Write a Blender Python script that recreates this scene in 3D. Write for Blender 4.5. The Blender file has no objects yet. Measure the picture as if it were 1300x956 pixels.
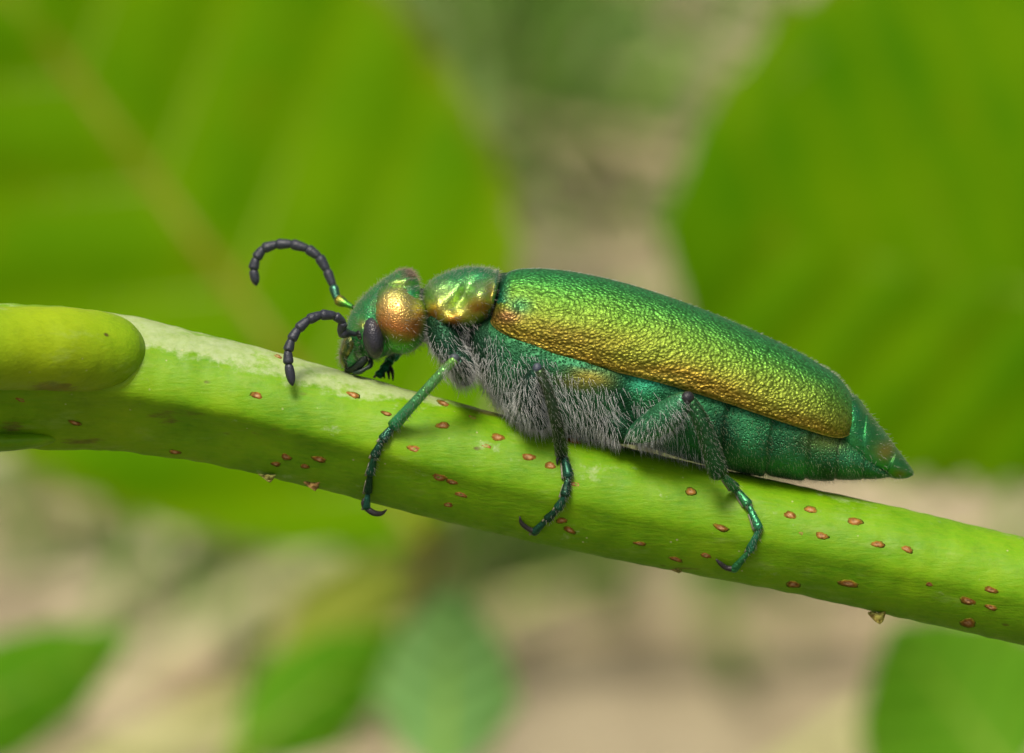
import bpy, math, random
from mathutils import Vector, Matrix, noise
random.seed(7)
R = math.radians
scene = bpy.context.scene
col = scene.collection

# ---------------------------------------------------------------- scale and camera
K = 28.0 / 1300 * 1e-3        # metres per photograph pixel in the focus plane (beetle about 18 mm long)
D = 6500.0                    # camera distance to the focus plane in the same pixels (140 mm)
TILT = R(30)                  # the macro camera looks down at the plant
H = 0.25                      # height of the beetle above the soil, metres
RX = Vector((1, 0, 0))
UP = Vector((0, math.sin(TILT), math.cos(TILT)))
FW = Vector((0, math.cos(TILT), -math.sin(TILT)))
F = Vector((0, 0, H))
cam_data = bpy.data.cameras.new('camera')
cam = bpy.data.objects.new('camera', cam_data); col.objects.link(cam)
cam.location = F - FW * D * K
cam.rotation_euler = (math.pi / 2 - TILT, 0, 0)
cam_data.sensor_width = 36; cam_data.lens = 36 * D / 1300
cam_data.clip_start = 0.005; cam_data.clip_end = 200
cam_data.dof.use_dof = True
cam_data.dof.focus_distance = (D - 75) * K
APERTURE_MM = 2.5
cam_data.dof.aperture_fstop = cam_data.lens / APERTURE_MM
scene.camera = cam

# ---------------------------------------------------------------- sky, sun, exposure
SUN_EL, SUN_AZ = R(76), R(222)      # azimuth clockwise from +Y: behind the camera, to the left
world = bpy.data.worlds.new('World'); scene.world = world; world.use_nodes = True
nt = world.node_tree; nt.nodes.clear()
sky = nt.nodes.new('ShaderNodeTexSky'); sky.sky_type = 'NISHITA'; sky.sun_disc = False
sky.sun_elevation = SUN_EL; sky.sun_rotation = SUN_AZ
sky.air_density = 1.0; sky.dust_density = 8.0; sky.ozone_density = 0.6
bgn = nt.nodes.new('ShaderNodeBackground'); bgn.inputs['Strength'].default_value = 0.05
wo = nt.nodes.new('ShaderNodeOutputWorld')
nt.links.new(sky.outputs[0], bgn.inputs[0]); nt.links.new(bgn.outputs[0], wo.inputs[0])
sd = bpy.data.lights.new('sun', 'SUN'); sd.energy = 1.5; sd.angle = R(18); sd.color = (1, .93, .80)
sun = bpy.data.objects.new('sun', sd); col.objects.link(sun)
sv = Vector((math.sin(SUN_AZ) * math.cos(SUN_EL), math.cos(SUN_AZ) * math.cos(SUN_EL), math.sin(SUN_EL)))
sun.rotation_euler = sv.to_track_quat('Z', 'Y').to_euler(); sun.location = (0, 0, 3)
scene.view_settings.view_transform = 'Standard'; scene.view_settings.look = 'None'
scene.view_settings.gamma = 1; scene.view_settings.use_curve_mapping = False
scene.view_settings.exposure = 1.05
scene.render.engine = 'CYCLES'
scene.render.resolution_x = 1024; scene.render.resolution_y = 753

# ---------------------------------------------------------------- coordinates
def W(px, py, w):
    """world point seen at photograph pixel px,py; w = depth behind the focus plane (pixels of that plane)"""
    s = (D + w) / D
    return F + RX * ((px - 650) * s * K) + UP * ((478 - py) * s * K) + FW * (w * K)
def Winv(p):
    d = Vector(p) - F
    w = d.dot(FW) / K; s = (D + w) / D
    return (650 + d.dot(RX) / (s * K), 478 - d.dot(UP) / (s * K), w)
CAMROT = Matrix((RX, UP, -FW)).transposed()     # columns: right, up, towards the camera

def cat(vals, t):
    """Catmull-Rom through a list of tuples, t in 0..len-1"""
    n = len(vals); i = min(int(t), n - 2); f = t - i
    p1, p2 = vals[i], vals[i + 1]
    p0 = vals[i - 1] if i > 0 else tuple(2 * a - b for a, b in zip(p1, p2))
    p3 = vals[i + 2] if i + 2 < n else tuple(2 * b - a for a, b in zip(p1, p2))
    return tuple(0.5 * (2 * b + (c - a) * f + (2 * a - 5 * b + 4 * c - d) * f * f + (3 * b - a - 3 * c + d) * f ** 3)
                 for a, b, c, d in zip(p0, p1, p2, p3))
def lerp(a, b, t): return a + (b - a) * t
def mixc(a, b, t):
    t = max(0, min(1, t)); return tuple(x + (y - x) * t for x, y in zip(a, b))
def ramp(stops, t):
    if t <= stops[0][0]: return stops[0][1]
    for (a, ca), (b, cb) in zip(stops, stops[1:]):
        if t <= b: return mixc(ca, cb, (t - a) / (b - a))
    return stops[-1][1]
def gauss(d, s): return math.exp(-(d / s) ** 2)
def interp(tab, x):
    if x <= tab[0][0]: return tab[0][1]
    for (a, va), (b, vb) in zip(tab, tab[1:]):
        if x <= b: return va + (vb - va) * (x - a) / (b - a)
    return tab[-1][1]

# ---------------------------------------------------------------- mesh collector (vertices in px,py,w)
class MB:
    def __init__(s): s.v = []; s.c = []; s.f = []; s.m = []
    def ring_mesh(s, rings, cols=None, mat=0, cap=True, closed=True):
        base = len(s.v); n = len(rings); m = len(rings[0])
        for i, r in enumerate(rings):
            for j, p in enumerate(r):
                s.v.append(tuple(p)); s.c.append(cols(i / max(1, n - 1), j / m, p) if callable(cols) else (cols or (1, 1, 1)))
        for i in range(n - 1):
            for j in range(m if closed else m - 1):
                a = base + i * m + j; b = base + i * m + (j + 1) % m
                s.f.append((a, b, b + m, a + m)); s.m.append(mat)
        if cap and closed:
            for i, flip in ((0, True), (n - 1, False)):
                c = [sum(q[k] for q in rings[i]) / m for k in range(3)]
                ci = len(s.v); s.v.append(tuple(c)); s.c.append(s.c[base + i * m])
                for j in range(m):
                    a = base + i * m + j; b = base + i * m + (j + 1) % m
                    s.f.append((b, a, ci) if flip else (a, b, ci)); s.m.append(mat)
        return base
    def tube(s, pts, n=16, m=12, cols=None, mat=0, cap=True, wob=0, flat=1.0, raw=False):
        """pts: (px,py,w,r)"""
        if raw: samp = [tuple(p) for p in pts]
        else: samp = [cat(pts, i * (len(pts) - 1) / n) for i in range(n + 1)]
        P = [Vector(q[:3]) for q in samp]; rings = []; nrm = None
        for i, p in enumerate(P):
            t = (P[min(i + 1, len(P) - 1)] - P[max(i - 1, 0)])
            if t.length < 1e-9: t = Vector((1, 0, 0))
            t.normalize()
            if nrm is None:
                nrm = Vector((0, 0, 1)) if abs(t.z) < .9 else Vector((0, 1, 0))
            nrm = (nrm - t * nrm.dot(t)).normalized()
            bn = t.cross(nrm); ring = []
            for j in range(m):
                a = 2 * math.pi * j / m; r = max(samp[i][3], 0.02)
                if wob: r *= 1 + wob * noise.noise(p * .05 + Vector((math.cos(a), math.sin(a), 0)) * 1.3)
                ring.append(p + nrm * (math.cos(a) * r) + bn * (math.sin(a) * r * flat))
            rings.append(ring)
        return s.ring_mesh(rings, cols, mat, cap)
    def loft(s, secs, n=60, m=36, cols=None, mat=0, bulge=None, groove=None):
        """secs: (Tx,Ty,Bx,By,hw,wc,p): sections through a top and a bottom point with a half width"""
        rings = []
        for i in range(n + 1):
            t = i / n
            Tx, Ty, Bx, By, hw, wc, p = cat(secs, t * (len(secs) - 1)); hw = max(hw, .5)
            g = groove(t) if groove else 1
            ring = []
            for j in range(m):
                a = 2 * math.pi * j / m; ca, sa = math.cos(a), math.sin(a)
                ee = 2 / p
                c = math.copysign(abs(ca) ** ee, ca) * g; q = math.copysign(abs(sa) ** ee, sa) * g
                pt = Vector(((Tx + Bx) / 2 + (Tx - Bx) / 2 * c, (Ty + By) / 2 + (Ty - By) / 2 * c, wc - hw * q))
                if bulge: pt = Vector(bulge(pt, t, a))
                ring.append(pt)
            rings.append(ring)
        return s.ring_mesh(rings, cols, mat)
    def ellipsoid(s, c, ax, rot=0, n=20, m=24, cols=None, mat=0):
        cr, sr = math.cos(rot), math.sin(rot); rings = []
        for i in range(n + 1):
            ph = math.pi * (0.02 + .96 * i / n)
            ring = []
            for j in range(m):
                a = 2 * math.pi * j / m
                x = ax[0] * math.sin(ph) * math.cos(a); z = ax[2] * math.sin(ph) * math.sin(a); y = ax[1] * math.cos(ph)
                ring.append((c[0] + x * cr - y * sr, c[1] + x * sr + y * cr, c[2] + z))
            rings.append(ring)
        return s.ring_mesh(rings, cols, mat)
    def build(s, name, mats, parent=None, root=None, smooth=True, kind=None):
        """root: (origin world, rotation 3x3) frame of the object"""
        o0, rot = root
        inv = rot.transposed()
        me = bpy.data.meshes.new(name)
        me.from_pydata([inv @ (W(*p) - o0) for p in s.v], [], s.f)
        at = me.attributes.new('tint', 'FLOAT_COLOR', 'POINT')
        flat = []
        for c in s.c: flat += [c[0], c[1], c[2], 1]
        at.data.foreach_set('color', flat)
        mats = mats if isinstance(mats, (list, tuple)) else [mats]
        for m_ in mats: me.materials.append(m_)
        me.polygons.foreach_set('material_index', s.m)
        me.polygons.foreach_set('use_smooth', [smooth] * len(s.f))
        me.update()
        # consistent outward normals
        import bmesh
        bm = bmesh.new(); bm.from_mesh(me); bmesh.ops.recalc_face_normals(bm, faces=bm.faces); bm.to_mesh(me); bm.free()
        ob = bpy.data.objects.new(name, me); col.objects.link(ob)
        if parent: ob.parent = parent
        else: ob.location = o0; ob.rotation_euler = rot.to_euler()
        if kind: ob['kind'] = kind
        return ob
def empty(name, loc, rot=None):
    o = bpy.data.objects.new(name, None); col.objects.link(o); o.location = loc
    o.empty_display_size = .002
    if rot is not None: o.rotation_euler = rot.to_euler()
    return o
def tag(o, label, cat_, group=None, kind=None):
    o['label'] = label; o['category'] = cat_
    if group: o['group'] = group
    if kind: o['kind'] = kind
    return o

# ---------------------------------------------------------------- materials
class Mat:
    def __init__(s, name):
        s.mat = bpy.data.materials.new(name); s.mat.use_nodes = True
        s.nt = s.mat.node_tree; s.nt.nodes.clear()
        s.out = s.nt.nodes.new('ShaderNodeOutputMaterial')
        s.b = s.nt.nodes.new('ShaderNodeBsdfPrincipled')
        s.nt.links.new(s.b.outputs[0], s.out.inputs[0])
        tc = s.nt.nodes.new('ShaderNodeTexCoord')
        vm = s.nt.nodes.new('ShaderNodeVectorMath'); vm.operation = 'SCALE'; vm.inputs['Scale'].default_value = 1 / K
        s.nt.links.new(tc.outputs['Object'], vm.inputs[0]); s.px = vm.outputs[0]; s.obj = tc.outputs['Object']
    def set(s, **kw):
        for k, v in kw.items():
            s.plug(s.b.inputs[k.replace('_', ' ')], v)
        return s
    def plug(s, sock, v):
        if hasattr(v, 'is_linked') or hasattr(v, 'links'): s.nt.links.new(v, sock)
        elif isinstance(v, tuple) and len(v) == 3 and sock.type == 'RGBA': sock.default_value = (*v, 1)
        else: sock.default_value = v
    def stretch(s, v, sx, sy, sz, rz=0):
        n = s.nt.nodes.new('ShaderNodeMapping'); n.inputs['Scale'].default_value = (sx, sy, sz)
        n.inputs['Rotation'].default_value = (0, 0, rz); s.nt.links.new(v, n.inputs[0]); return n.outputs[0]
    def noise(s, scale, detail=3, rough=.55, vec=None, dist=0):
        n = s.nt.nodes.new('ShaderNodeTexNoise'); n.inputs['Scale'].default_value = scale
        n.inputs['Detail'].default_value = detail; n.inputs['Roughness'].default_value = rough; n.inputs['Distortion'].default_value = dist
        s.nt.links.new(vec or s.px, n.inputs['Vector']); return n.outputs['Fac']
    def voro(s, scale, vec=None, feature='F1', smooth=None):
        n = s.nt.nodes.new('ShaderNodeTexVoronoi'); n.feature = feature
        n.inputs['Scale'].default_value = scale
        if smooth is not None: n.inputs['Smoothness'].default_value = smooth
        s.nt.links.new(vec or s.px, n.inputs['Vector']); return n.outputs['Distance']
    def attr(s, name='tint'):
        n = s.nt.nodes.new('ShaderNodeAttribute'); n.attribute_name = name; return n.outputs['Color']
    def sep(s, c):
        n = s.nt.nodes.new('ShaderNodeSeparateColor'); s.nt.links.new(c, n.inputs[0]); return n.outputs
    def ramp(s, fac, stops):
        n = s.nt.nodes.new('ShaderNodeValToRGB'); cr = n.color_ramp
        while len(cr.elements) < len(stops): cr.elements.new(.5)
        for e, (p, c) in zip(cr.elements, stops):
            e.position = p; e.color = (*c, 1) if isinstance(c, tuple) else (c, c, c, 1)
        s.nt.links.new(fac, n.inputs[0]); return n.outputs[0]
    def mix(s, fac, a, b, mode='MIX'):
        n = s.nt.nodes.new('ShaderNodeMix'); n.data_type = 'RGBA'; n.blend_type = mode
        s.plug(n.inputs[0], fac); s.plug(n.inputs[6], a); s.plug(n.inputs[7], b); return n.outputs[2]
    def math(s, op, a, b=0.0, clamp=False):
        n = s.nt.nodes.new('ShaderNodeMath'); n.operation = op; n.use_clamp = clamp
        s.plug(n.inputs[0], a); s.plug(n.inputs[1], b); return n.outputs[0]
    def maprange(s, v, a, b, c=0., d=1.):
        n = s.nt.nodes.new('ShaderNodeMapRange'); s.nt.links.new(v, n.inputs[0])
        for i, x in enumerate((a, b, c, d)): n.inputs[i + 1].default_value = x
        return n.outputs[0]
    def bump(s, h, dist_px, strength=1., prev=None):
        n = s.nt.nodes.new('ShaderNodeBump'); n.inputs['Distance'].default_value = dist_px * K
        n.inputs['Strength'].default_value = strength; s.nt.links.new(h, n.inputs['Height'])
        if prev: s.nt.links.new(prev, n.inputs['Normal'])
        return n.outputs[0]
    def translucent(s, color, fac):
        t = s.nt.nodes.new('ShaderNodeBsdfTranslucent'); s.plug(t.inputs[0], color)
        m = s.nt.nodes.new('ShaderNodeMixShader'); m.inputs[0].default_value = fac
        s.nt.links.new(s.b.outputs[0], m.inputs[1]); s.nt.links.new(t.outputs[0], m.inputs[2])
        s.nt.links.new(m.outputs[0], s.out.inputs[0]); return s

def metal_cuticle(name, rough, grain, bump_px, dirt=.2, wrinkle=False, metal=.9):
    m = Mat(name); c = m.attr()
    n1 = m.noise(.02, 3); n2 = m.noise(.16, 2)
    c = m.mix(m.maprange(n1, .3, .7, 0, .35), c, m.mix(1., c, (.45, .75, .45), 'MULTIPLY'))
    if wrinkle:
        w = m.noise(.05, 2)
        wv = m.nt.nodes.new('ShaderNodeTexNoise'); wv.inputs['Scale'].default_value = .07; wv.inputs['Detail'].default_value = 2
        m.nt.links.new(m.px, wv.inputs['Vector'])
        add = m.nt.nodes.new('ShaderNodeVectorMath'); add.operation = 'MULTIPLY_ADD'
        add.inputs[1].default_value = (5, 5, 5)
        m.nt.links.new(wv.outputs['Color'], add.inputs[0]); m.nt.links.new(m.px, add.inputs[2])
        st = m.stretch(add.outputs[0], .85, 1.1, 1, R(15))
        v = m.voro(grain, st, 'SMOOTH_F1', .6)
        v2 = m.noise(grain * 1.2, 2, .6, st, .6)
        h = m.math('ADD', m.math('MULTIPLY', v, -1.0), m.math('MULTIPLY', v2, .55))
        crev = m.maprange(v, .35, .75)
        c = m.mix(m.math('MULTIPLY', crev, .7), c, m.mix(1., c, (.35, .4, .3), 'MULTIPLY'))  # shade in the crevices between the wrinkles, put into the colour
    else:
        v = m.voro(grain, None, 'F1'); v2 = m.noise(grain * .6, 3)
        h = m.math('ADD', m.maprange(v, .1, .5, 0, .7), m.math('MULTIPLY', v2, .8))
    big = m.noise(.035, 3)
    nb = m.bump(big, 5, .6)
    nb = m.bump(h, bump_px, 1., nb)
    rr = m.maprange(n2, .3, .7, rough - .06, rough + .1)
    m.set(Base_Color=c, Metallic=metal, Roughness=rr, Normal=nb)
    return m.mat

M = {}
M['elytron'] = metal_cuticle('iridescent_elytron', .50, .265, 1.9, wrinkle=True)
M['cuticle'] = metal_cuticle('iridescent_cuticle', .40, .34, .6)
M['belly'] = metal_cuticle('dark_green_cuticle', .46, .34, 1.4, metal=.75)
M['leg'] = metal_cuticle('leg_cuticle', .36, .25, .9, metal=.7)
m = Mat('black_cuticle'); c = m.attr(); nz = m.noise(.3, 3)
m.set(Base_Color=m.mix(m.maprange(nz, .3, .7, 0, .5), c, m.mix(1., c, (.5, .5, .5), 'MULTIPLY')), Roughness=.42, Metallic=.15, Normal=m.bump(m.noise(.45, 2), 1.2, .7))
M['black'] = m.mat
m = Mat('compound_eye'); v = m.voro(.42)
m.set(Base_Color=(.026, .026, .034), Roughness=.36, Normal=m.bump(v, .7, .8)); M['eye'] = m.mat
m = Mat('pale_hair'); m.set(Base_Color=m.attr(), Roughness=.5); m.translucent((.8, .8, .75), .4); M['hair'] = m.mat

m = Mat('green_stem')
at = m.sep(m.attr())
stc = m.stretch(m.px, 1, 4.5, 4.5, R(14.5))
fib = m.noise(.05, 4, .6, stc); blot = m.noise(.011, 4, .55)
g = m.ramp(blot, [(.3, (.085, .25, .001)), (.55, (.145, .345, .001)), (.75, (.22, .41, .003))])
g = m.mix(m.maprange(fib, .35, .7, 0, .4), g, (.24, .37, .008))
yel = m.noise(.004, 2)
g = m.mix(at[2], g, (.32, .42, .003))
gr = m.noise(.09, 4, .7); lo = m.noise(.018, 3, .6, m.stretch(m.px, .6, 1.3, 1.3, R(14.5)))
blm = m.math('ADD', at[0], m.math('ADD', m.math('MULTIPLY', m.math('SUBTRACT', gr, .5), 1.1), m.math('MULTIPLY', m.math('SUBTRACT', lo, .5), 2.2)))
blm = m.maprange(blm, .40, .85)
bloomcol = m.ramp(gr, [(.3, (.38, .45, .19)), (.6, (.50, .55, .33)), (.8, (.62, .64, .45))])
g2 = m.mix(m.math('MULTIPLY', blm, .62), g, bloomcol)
br = m.noise(.06, 5, .7, m.stretch(m.px, .35, 1.4, 1.4, R(14.5)))
brm = m.maprange(m.math('ADD', m.math('MULTIPLY', at[1], .80), m.math('MULTIPLY', br, .8)), .62, .74)
g2 = m.mix(m.math('MULTIPLY', brm, .62), g2, m.ramp(gr, [(.35, (.07, .035, .012)), (.65, (.20, .10, .035))]))
sp = m.voro(.05); g2 = m.mix(m.math('MULTIPLY', m.maprange(sp, .09, .04), m.maprange(m.noise(.02, 2), .5, .62)), g2, (.45, .48, .2))
dk = m.voro(.028, m.stretch(m.px, .6, 1.2, 1.2, R(14.5))); g2 = m.mix(m.math('MULTIPLY', m.maprange(dk, .11, .05), m.maprange(m.noise(.013, 2), .5, .6)), g2, (.09, .08, .01))
wx = m.noise(.02, 5, .7, m.stretch(m.px, .5, 1.6, 1.6, R(14.5))); g2 = m.mix(m.maprange(wx, .56, .76, 0, .4), g2, (.34, .46, .12))
md = m.noise(.05, 5, .75); g2 = m.mix(m.maprange(md, .5, .75, 0, .45), g2, m.mix(1., g2, (.55, .62, .4), 'MULTIPLY'))
nb = m.bump(fib, 3.0, .28); nb = m.bump(gr, 1.4, .4, nb)
m.set(Base_Color=g2, Roughness=m.maprange(gr, .3, .7, .42, .6), Specular_IOR_Level=.25, Subsurface_Weight=.08, Subsurface_Radius=(.6, 1., .15), Subsurface_Scale=14 * K, Normal=nb)
M['stem'] = m.mat
m = Mat('lenticel_cork'); at = m.attr(); n = m.noise(.22, 3)
m.set(Base_Color=m.mix(m.maprange(n, .4, .65), at, m.mix(1., at, (.5, .42, .35), 'MULTIPLY')), Roughness=.85, Specular_IOR_Level=.2, Normal=m.bump(n, 1.6, .7)); M['cork'] = m.mat

def leaf_mat(name, dark, light, spot, trans=.35, warm=.5):
    m = Mat(name); at = m.sep(m.attr())
    n1 = m.noise(.0028, 4, .6); n2 = m.noise(.02, 3)
    c = m.mix(m.maprange(n1, .35, .68), dark, light)
    c = m.mix(m.math('MULTIPLY', at[0], .55), c, mixc(light, (.4, .5, .0), .25))   # paler along the veins
    sp_ = m.maprange(m.noise(.006, 3, .6), .62, .72)
    c = m.mix(m.math('MULTIPLY', sp_, warm), c, spot)
    c = m.mix(at[1], c, (.28, .22, .02))                                     # browned margin
    m.set(Base_Color=c, Roughness=.6, Specular_IOR_Level=.03, Normal=m.bump(n2, 6, .4))
    m.translucent(m.mix(1., c, (1., 1., .5), 'MULTIPLY'), trans)
    return m.mat
M['leaf'] = leaf_mat('broad_leaf', (.085, .245, .0005), (.14, .31, .0005), (.22, .20, .002))
M['leaf2'] = leaf_mat('broad_leaf_even', (.07, .22, .0005), (.125, .29, .0005), (.17, .20, .002))
M['leaf_dark'] = leaf_mat('low_leaf_dark', (.085, .27, .008), (.13, .34, .02), (.16, .22, .02))
M['leaf_blue'] = leaf_mat('low_leaf_bluish', (.15, .34, .09), (.22, .42, .14), (.16, .26, .05))
M['leaf_yellow'] = leaf_mat('low_leaf_yellow', (.24, .32, .04), (.34, .38, .06), (.30, .28, .08))
m = Mat('leaf_midrib'); m.set(Base_Color=m.ramp(m.noise(.01, 2), [(.3, (.24, .15, .004)), (.7, (.22, .22, .004))]), Roughness=.5); M['midrib'] = m.mat
m = Mat('leaf_vein'); m.set(Base_Color=m.ramp(m.noise(.01, 2), [(.3, (.16, .30, .006)), (.7, (.22, .34, .01))]), Roughness=.5); M['vein'] = m.mat
m = Mat('red_petiole'); m.set(Base_Color=m.ramp(m.noise(.02, 2), [(.3, (.10, .03, .02)), (.7, (.16, .07, .03))]), Roughness=.5); M['petiole'] = m.mat
m = Mat('soil'); n1 = m.noise(14, 6, .6, m.obj); n2 = m.noise(160, 5, .7, m.obj)
c = m.ramp(n1, [(.3, (.24, .20, .11)), (.5, (.36, .31, .19)), (.7, (.46, .40, .27))])
c = m.mix(m.maprange(n2, .35, .7, 0, .6), c, (.18, .14, .08))
m.set(Base_Color=c, Roughness=.95, Normal=m.bump(n2, 150, .8)); M['soil'] = m.mat
m = Mat('straw'); m.set(Base_Color=m.attr(), Roughness=.7); m.translucent(m.attr(), .2); M['straw'] = m.mat
m = Mat('grass'); m.set(Base_Color=m.attr(), Roughness=.5); m.translucent(m.attr(), .35); M['grass'] = m.mat

# ---------------------------------------------------------------- ground
def ground_z(x, y): return .012 * noise.noise(Vector((x * 4, y * 4, 0))) + .004 * noise.noise(Vector((x * 21, y * 21, 3)))
def make_ground():
    xs = [-40, -10, -4, -2] + [-1.2 + .04 * i for i in range(61)] + [2, 4, 10, 40]
    ys = [-40, -10, -4, -2] + [-1.2 + .04 * i for i in range(81)] + [3, 5, 10, 40]
    v = [(x, y, ground_z(x, y)) for y in ys for x in xs]; n = len(xs)
    f = [(j * n + i, j * n + i + 1, (j + 1) * n + i + 1, (j + 1) * n + i) for j in range(len(ys) - 1) for i in range(n - 1)]
    me = bpy.data.meshes.new('ground'); me.from_pydata(v, [], f); me.materials.append(M['soil'])
    me.polygons.foreach_set('use_smooth', [True] * len(f))
    o = bpy.data.objects.new('ground', me); col.objects.link(o); o['kind'] = 'structure'
    o['label'] = 'brown soil strewn with dry litter under the plants'; o['category'] = 'ground'
make_ground()

def ray_ground(px, py):
    c = cam.location; d = (W(px, py, 0) - c).normalized(); t = -c.z / d.z; return c + d * t

# ---------------------------------------------------------------- the stem the beetle walks on
STEM = [(-900, 470, 60, 96), (-300, 466, 20, 94), (0, 477, 0, 92), (75, 480, 0, 91), (150, 486, 0, 87), (225, 500, 0, 82), (300, 515, 0, 79),
        (450, 554, 0, 76), (600, 594, 0, 75), (800, 642, 0, 71), (1000, 683, 0, 68), (1150, 716, 0, 68), (1300, 751, 0, 67), (1500, 800, 0, 68)]
END = [Winv(p) for p in ((.033, .0, .236), (.050, .004, .205), (.062, .008, .13), (.067, .01, .05), (.068, .01, -.01))]
STEM += [(p[0], p[1], p[2], r) for p, r in zip(END, (70, 74, 80, 84, 88))]
CEN = [(p[0], p[1]) for p in STEM[:14]]; RAD = [(p[0], p[3]) for p in STEM[:14]]
def keel(px): return interp([(-300, .9), (330, .9), (480, .65), (700, .35), (1300, .25)], px)
def section(f, px):
    """half depth of the stem at height fraction f (down positive): round above, flattened below a blunt ridge"""
    rd = math.sqrt(max(1 - f * f, .004))
    if f > .05: rd = lerp(rd, .999 * (1 - (f - .05) / .95) * .93 + .07 * rd, keel(px) * (lambda q: q * q * (3 - 2 * q))(min(1, (f - .05) / .33)))
    return rd
def stem_w(px, py, side=-1):
    r = interp(RAD, px); f = (py - interp(CEN, px)) * .966 / r
    return side * max(r * section(min(1, f), px), 5)
def stem_col(t, a, p):
    x, y, w = p
    off = (interp(CEN, x) - y) / interp(RAD, x) if x < 1500 else 0
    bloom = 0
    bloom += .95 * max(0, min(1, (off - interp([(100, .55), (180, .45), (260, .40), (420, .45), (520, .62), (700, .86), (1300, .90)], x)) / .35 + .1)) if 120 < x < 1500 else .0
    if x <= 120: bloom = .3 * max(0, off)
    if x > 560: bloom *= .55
    brown = .42 * max(gauss(x - 215, 60) * gauss(y - 528, 13), gauss(x - 330, 70) * gauss(y - 552, 8) * .75, gauss(x - 110, 45) * gauss(y - 560, 10),
                gauss(x - 640, 60) * gauss(y - 524, 8) * 1.1, gauss(x - 647, 22) * gauss(y - 616, 9) * .8, gauss(x - 15, 25) * gauss(y - 540, 14),
                gauss(x - 1240, 40) * gauss(y - 770, 30) * .5, gauss(x - 480, 30) * gauss(y - 636, 5) * .7, gauss(x - 880, 60) * gauss(y - 722, 6) * .7)
    return (bloom, brown, .25 * gauss(x - 120, 80))
branch = empty('shrub_branch', END[-1] and Vector((.068, .01, 0.0)), CAMROT)
tag(branch, 'thick green stem dotted with brown lenticels that the metallic beetle walks along', 'stem')
broot = (Vector(branch.location), CAMROT)
mb = MB()
dense = []
for i in range(len(STEM) - 1):
    k = 26 if STEM[i][0] < 1500 and i > 0 else 8
    for j in range(k): dense.append(cat(STEM, i + j / k))
dense.append(STEM[-1])
dense = [(-1010, 480, 70, 30), (-980, 477, 68, 70)] + dense
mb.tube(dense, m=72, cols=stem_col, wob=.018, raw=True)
for i_, p in enumerate(mb.v):
    if -900 < p[0] < 1490 and p[2] < 400:
        f_ = (p[1] - interp(CEN, p[0])) * .966 / interp(RAD, p[0])
        if .05 < f_ < 1:
            k_ = section(f_, p[0]) / math.sqrt(max(1 - f_ * f_, .004)); wc = interp([(-900, 60), (-300, 20), (0, 0)], p[0])
            mb.v[i_] = (p[0], p[1], wc + (p[2] - wc) * k_)
mb.build('stem', M['stem'], branch, broot)
# swollen petiole base growing off the node, towards the camera
mb = MB()
def pet_col(t, a, p): return (.28 * max(0, min(1, (20 - p[0]) / 60)) + .12 * gauss(p[0] - 160, 12), .55 * gauss(p[0] - 70, 40) * gauss(p[1] - 492, 9), .75 * gauss(p[0] - 60, 110))
mb.tube([(-900, 470, -900, 60), (-500, 450, -520, 57), (-200, 441, -260, 55), (0, 442, -140, 53), (70, 443, -104, 53.5), (112, 445, -80, 52), (138, 447, -66, 48.5), (155, 450, -54, 41), (167, 453, -45, 29), (173, 455, -40, 14), (174, 456, -39, 3)],
        n=120, m=48, cols=pet_col, wob=.02)
mb.build('petiole', M['stem'], branch, broot)
mb = MB()      # bud scar under the node
mb.ellipsoid((-6, 561, -12), (80, 13, 34), R(-3), cols=lambda t, a, p: (0, .35 * gauss(p[0] + 2, 22) * gauss(p[1] - 548, 14), 0))
mb.build('bud_scar', M['stem'], branch, broot)
# collar ridge round the petiole base
mb = MB()
cr = []
for i in range(25):
    a = R(-100 + 190 * i / 24); x = 124 + 50 * math.cos(a); y = 451 + 48 * math.sin(a)
    cr.append((x, y, stem_w(x, y) + 7.2, 10 * math.sin(math.pi * (i + .5) / 25) ** .6 + .4))
mb.tube(cr, n=60, m=10, cols=(.0, .0, .3), wob=.1); mb.build('collar', M['stem'], branch, broot)
LENT = [(326, 502, 9, 5), (448, 501, 9, 4), (352, 452, 8, 3), (222, 574, 7, 3), (363, 580, 8, 4), (350, 589, 7, 3), (387, 592, 6, 3), (405, 583, 9, 4),
        (562, 540, 9, 5), (632, 555, 10, 5), (617, 566, 8, 4), (526, 570, 11, 5), (671, 580, 12, 5), (699, 591, 8, 6), (557, 606, 12, 5), (574, 612, 9, 4),
        (585, 628, 9, 4), (569, 641, 8, 4), (731, 615, 10, 5), (728, 559, 10, 4), (713, 661, 7, 4), (723, 673, 8, 4), (491, 525, 7, 3), (564, 512, 11, 3),
        (1003, 654, 10, 5), (1029, 647, 10, 4), (1085, 662, 11, 5), (1043, 680, 9, 5), (1114, 691, 9, 5), (1151, 697, 8, 5), (1077, 741, 13, 5), (1007, 742, 8, 5),
        (1229, 763, 12, 5), (1258, 749, 9, 5), (1258, 771, 8, 4), (1229, 791, 10, 6), (877, 624, 7, 5), (915, 670, 11, 4), (896, 705, 8, 4), (858, 710, 9, 3),
        (27, 508, 8, 4), (95, 537, 8, 3), (1017, 677, 5, 3), (600, 530, 10, 3), (812, 690, 8, 3), (1180, 742, 6, 3)]
rl = random.Random(3)
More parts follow.
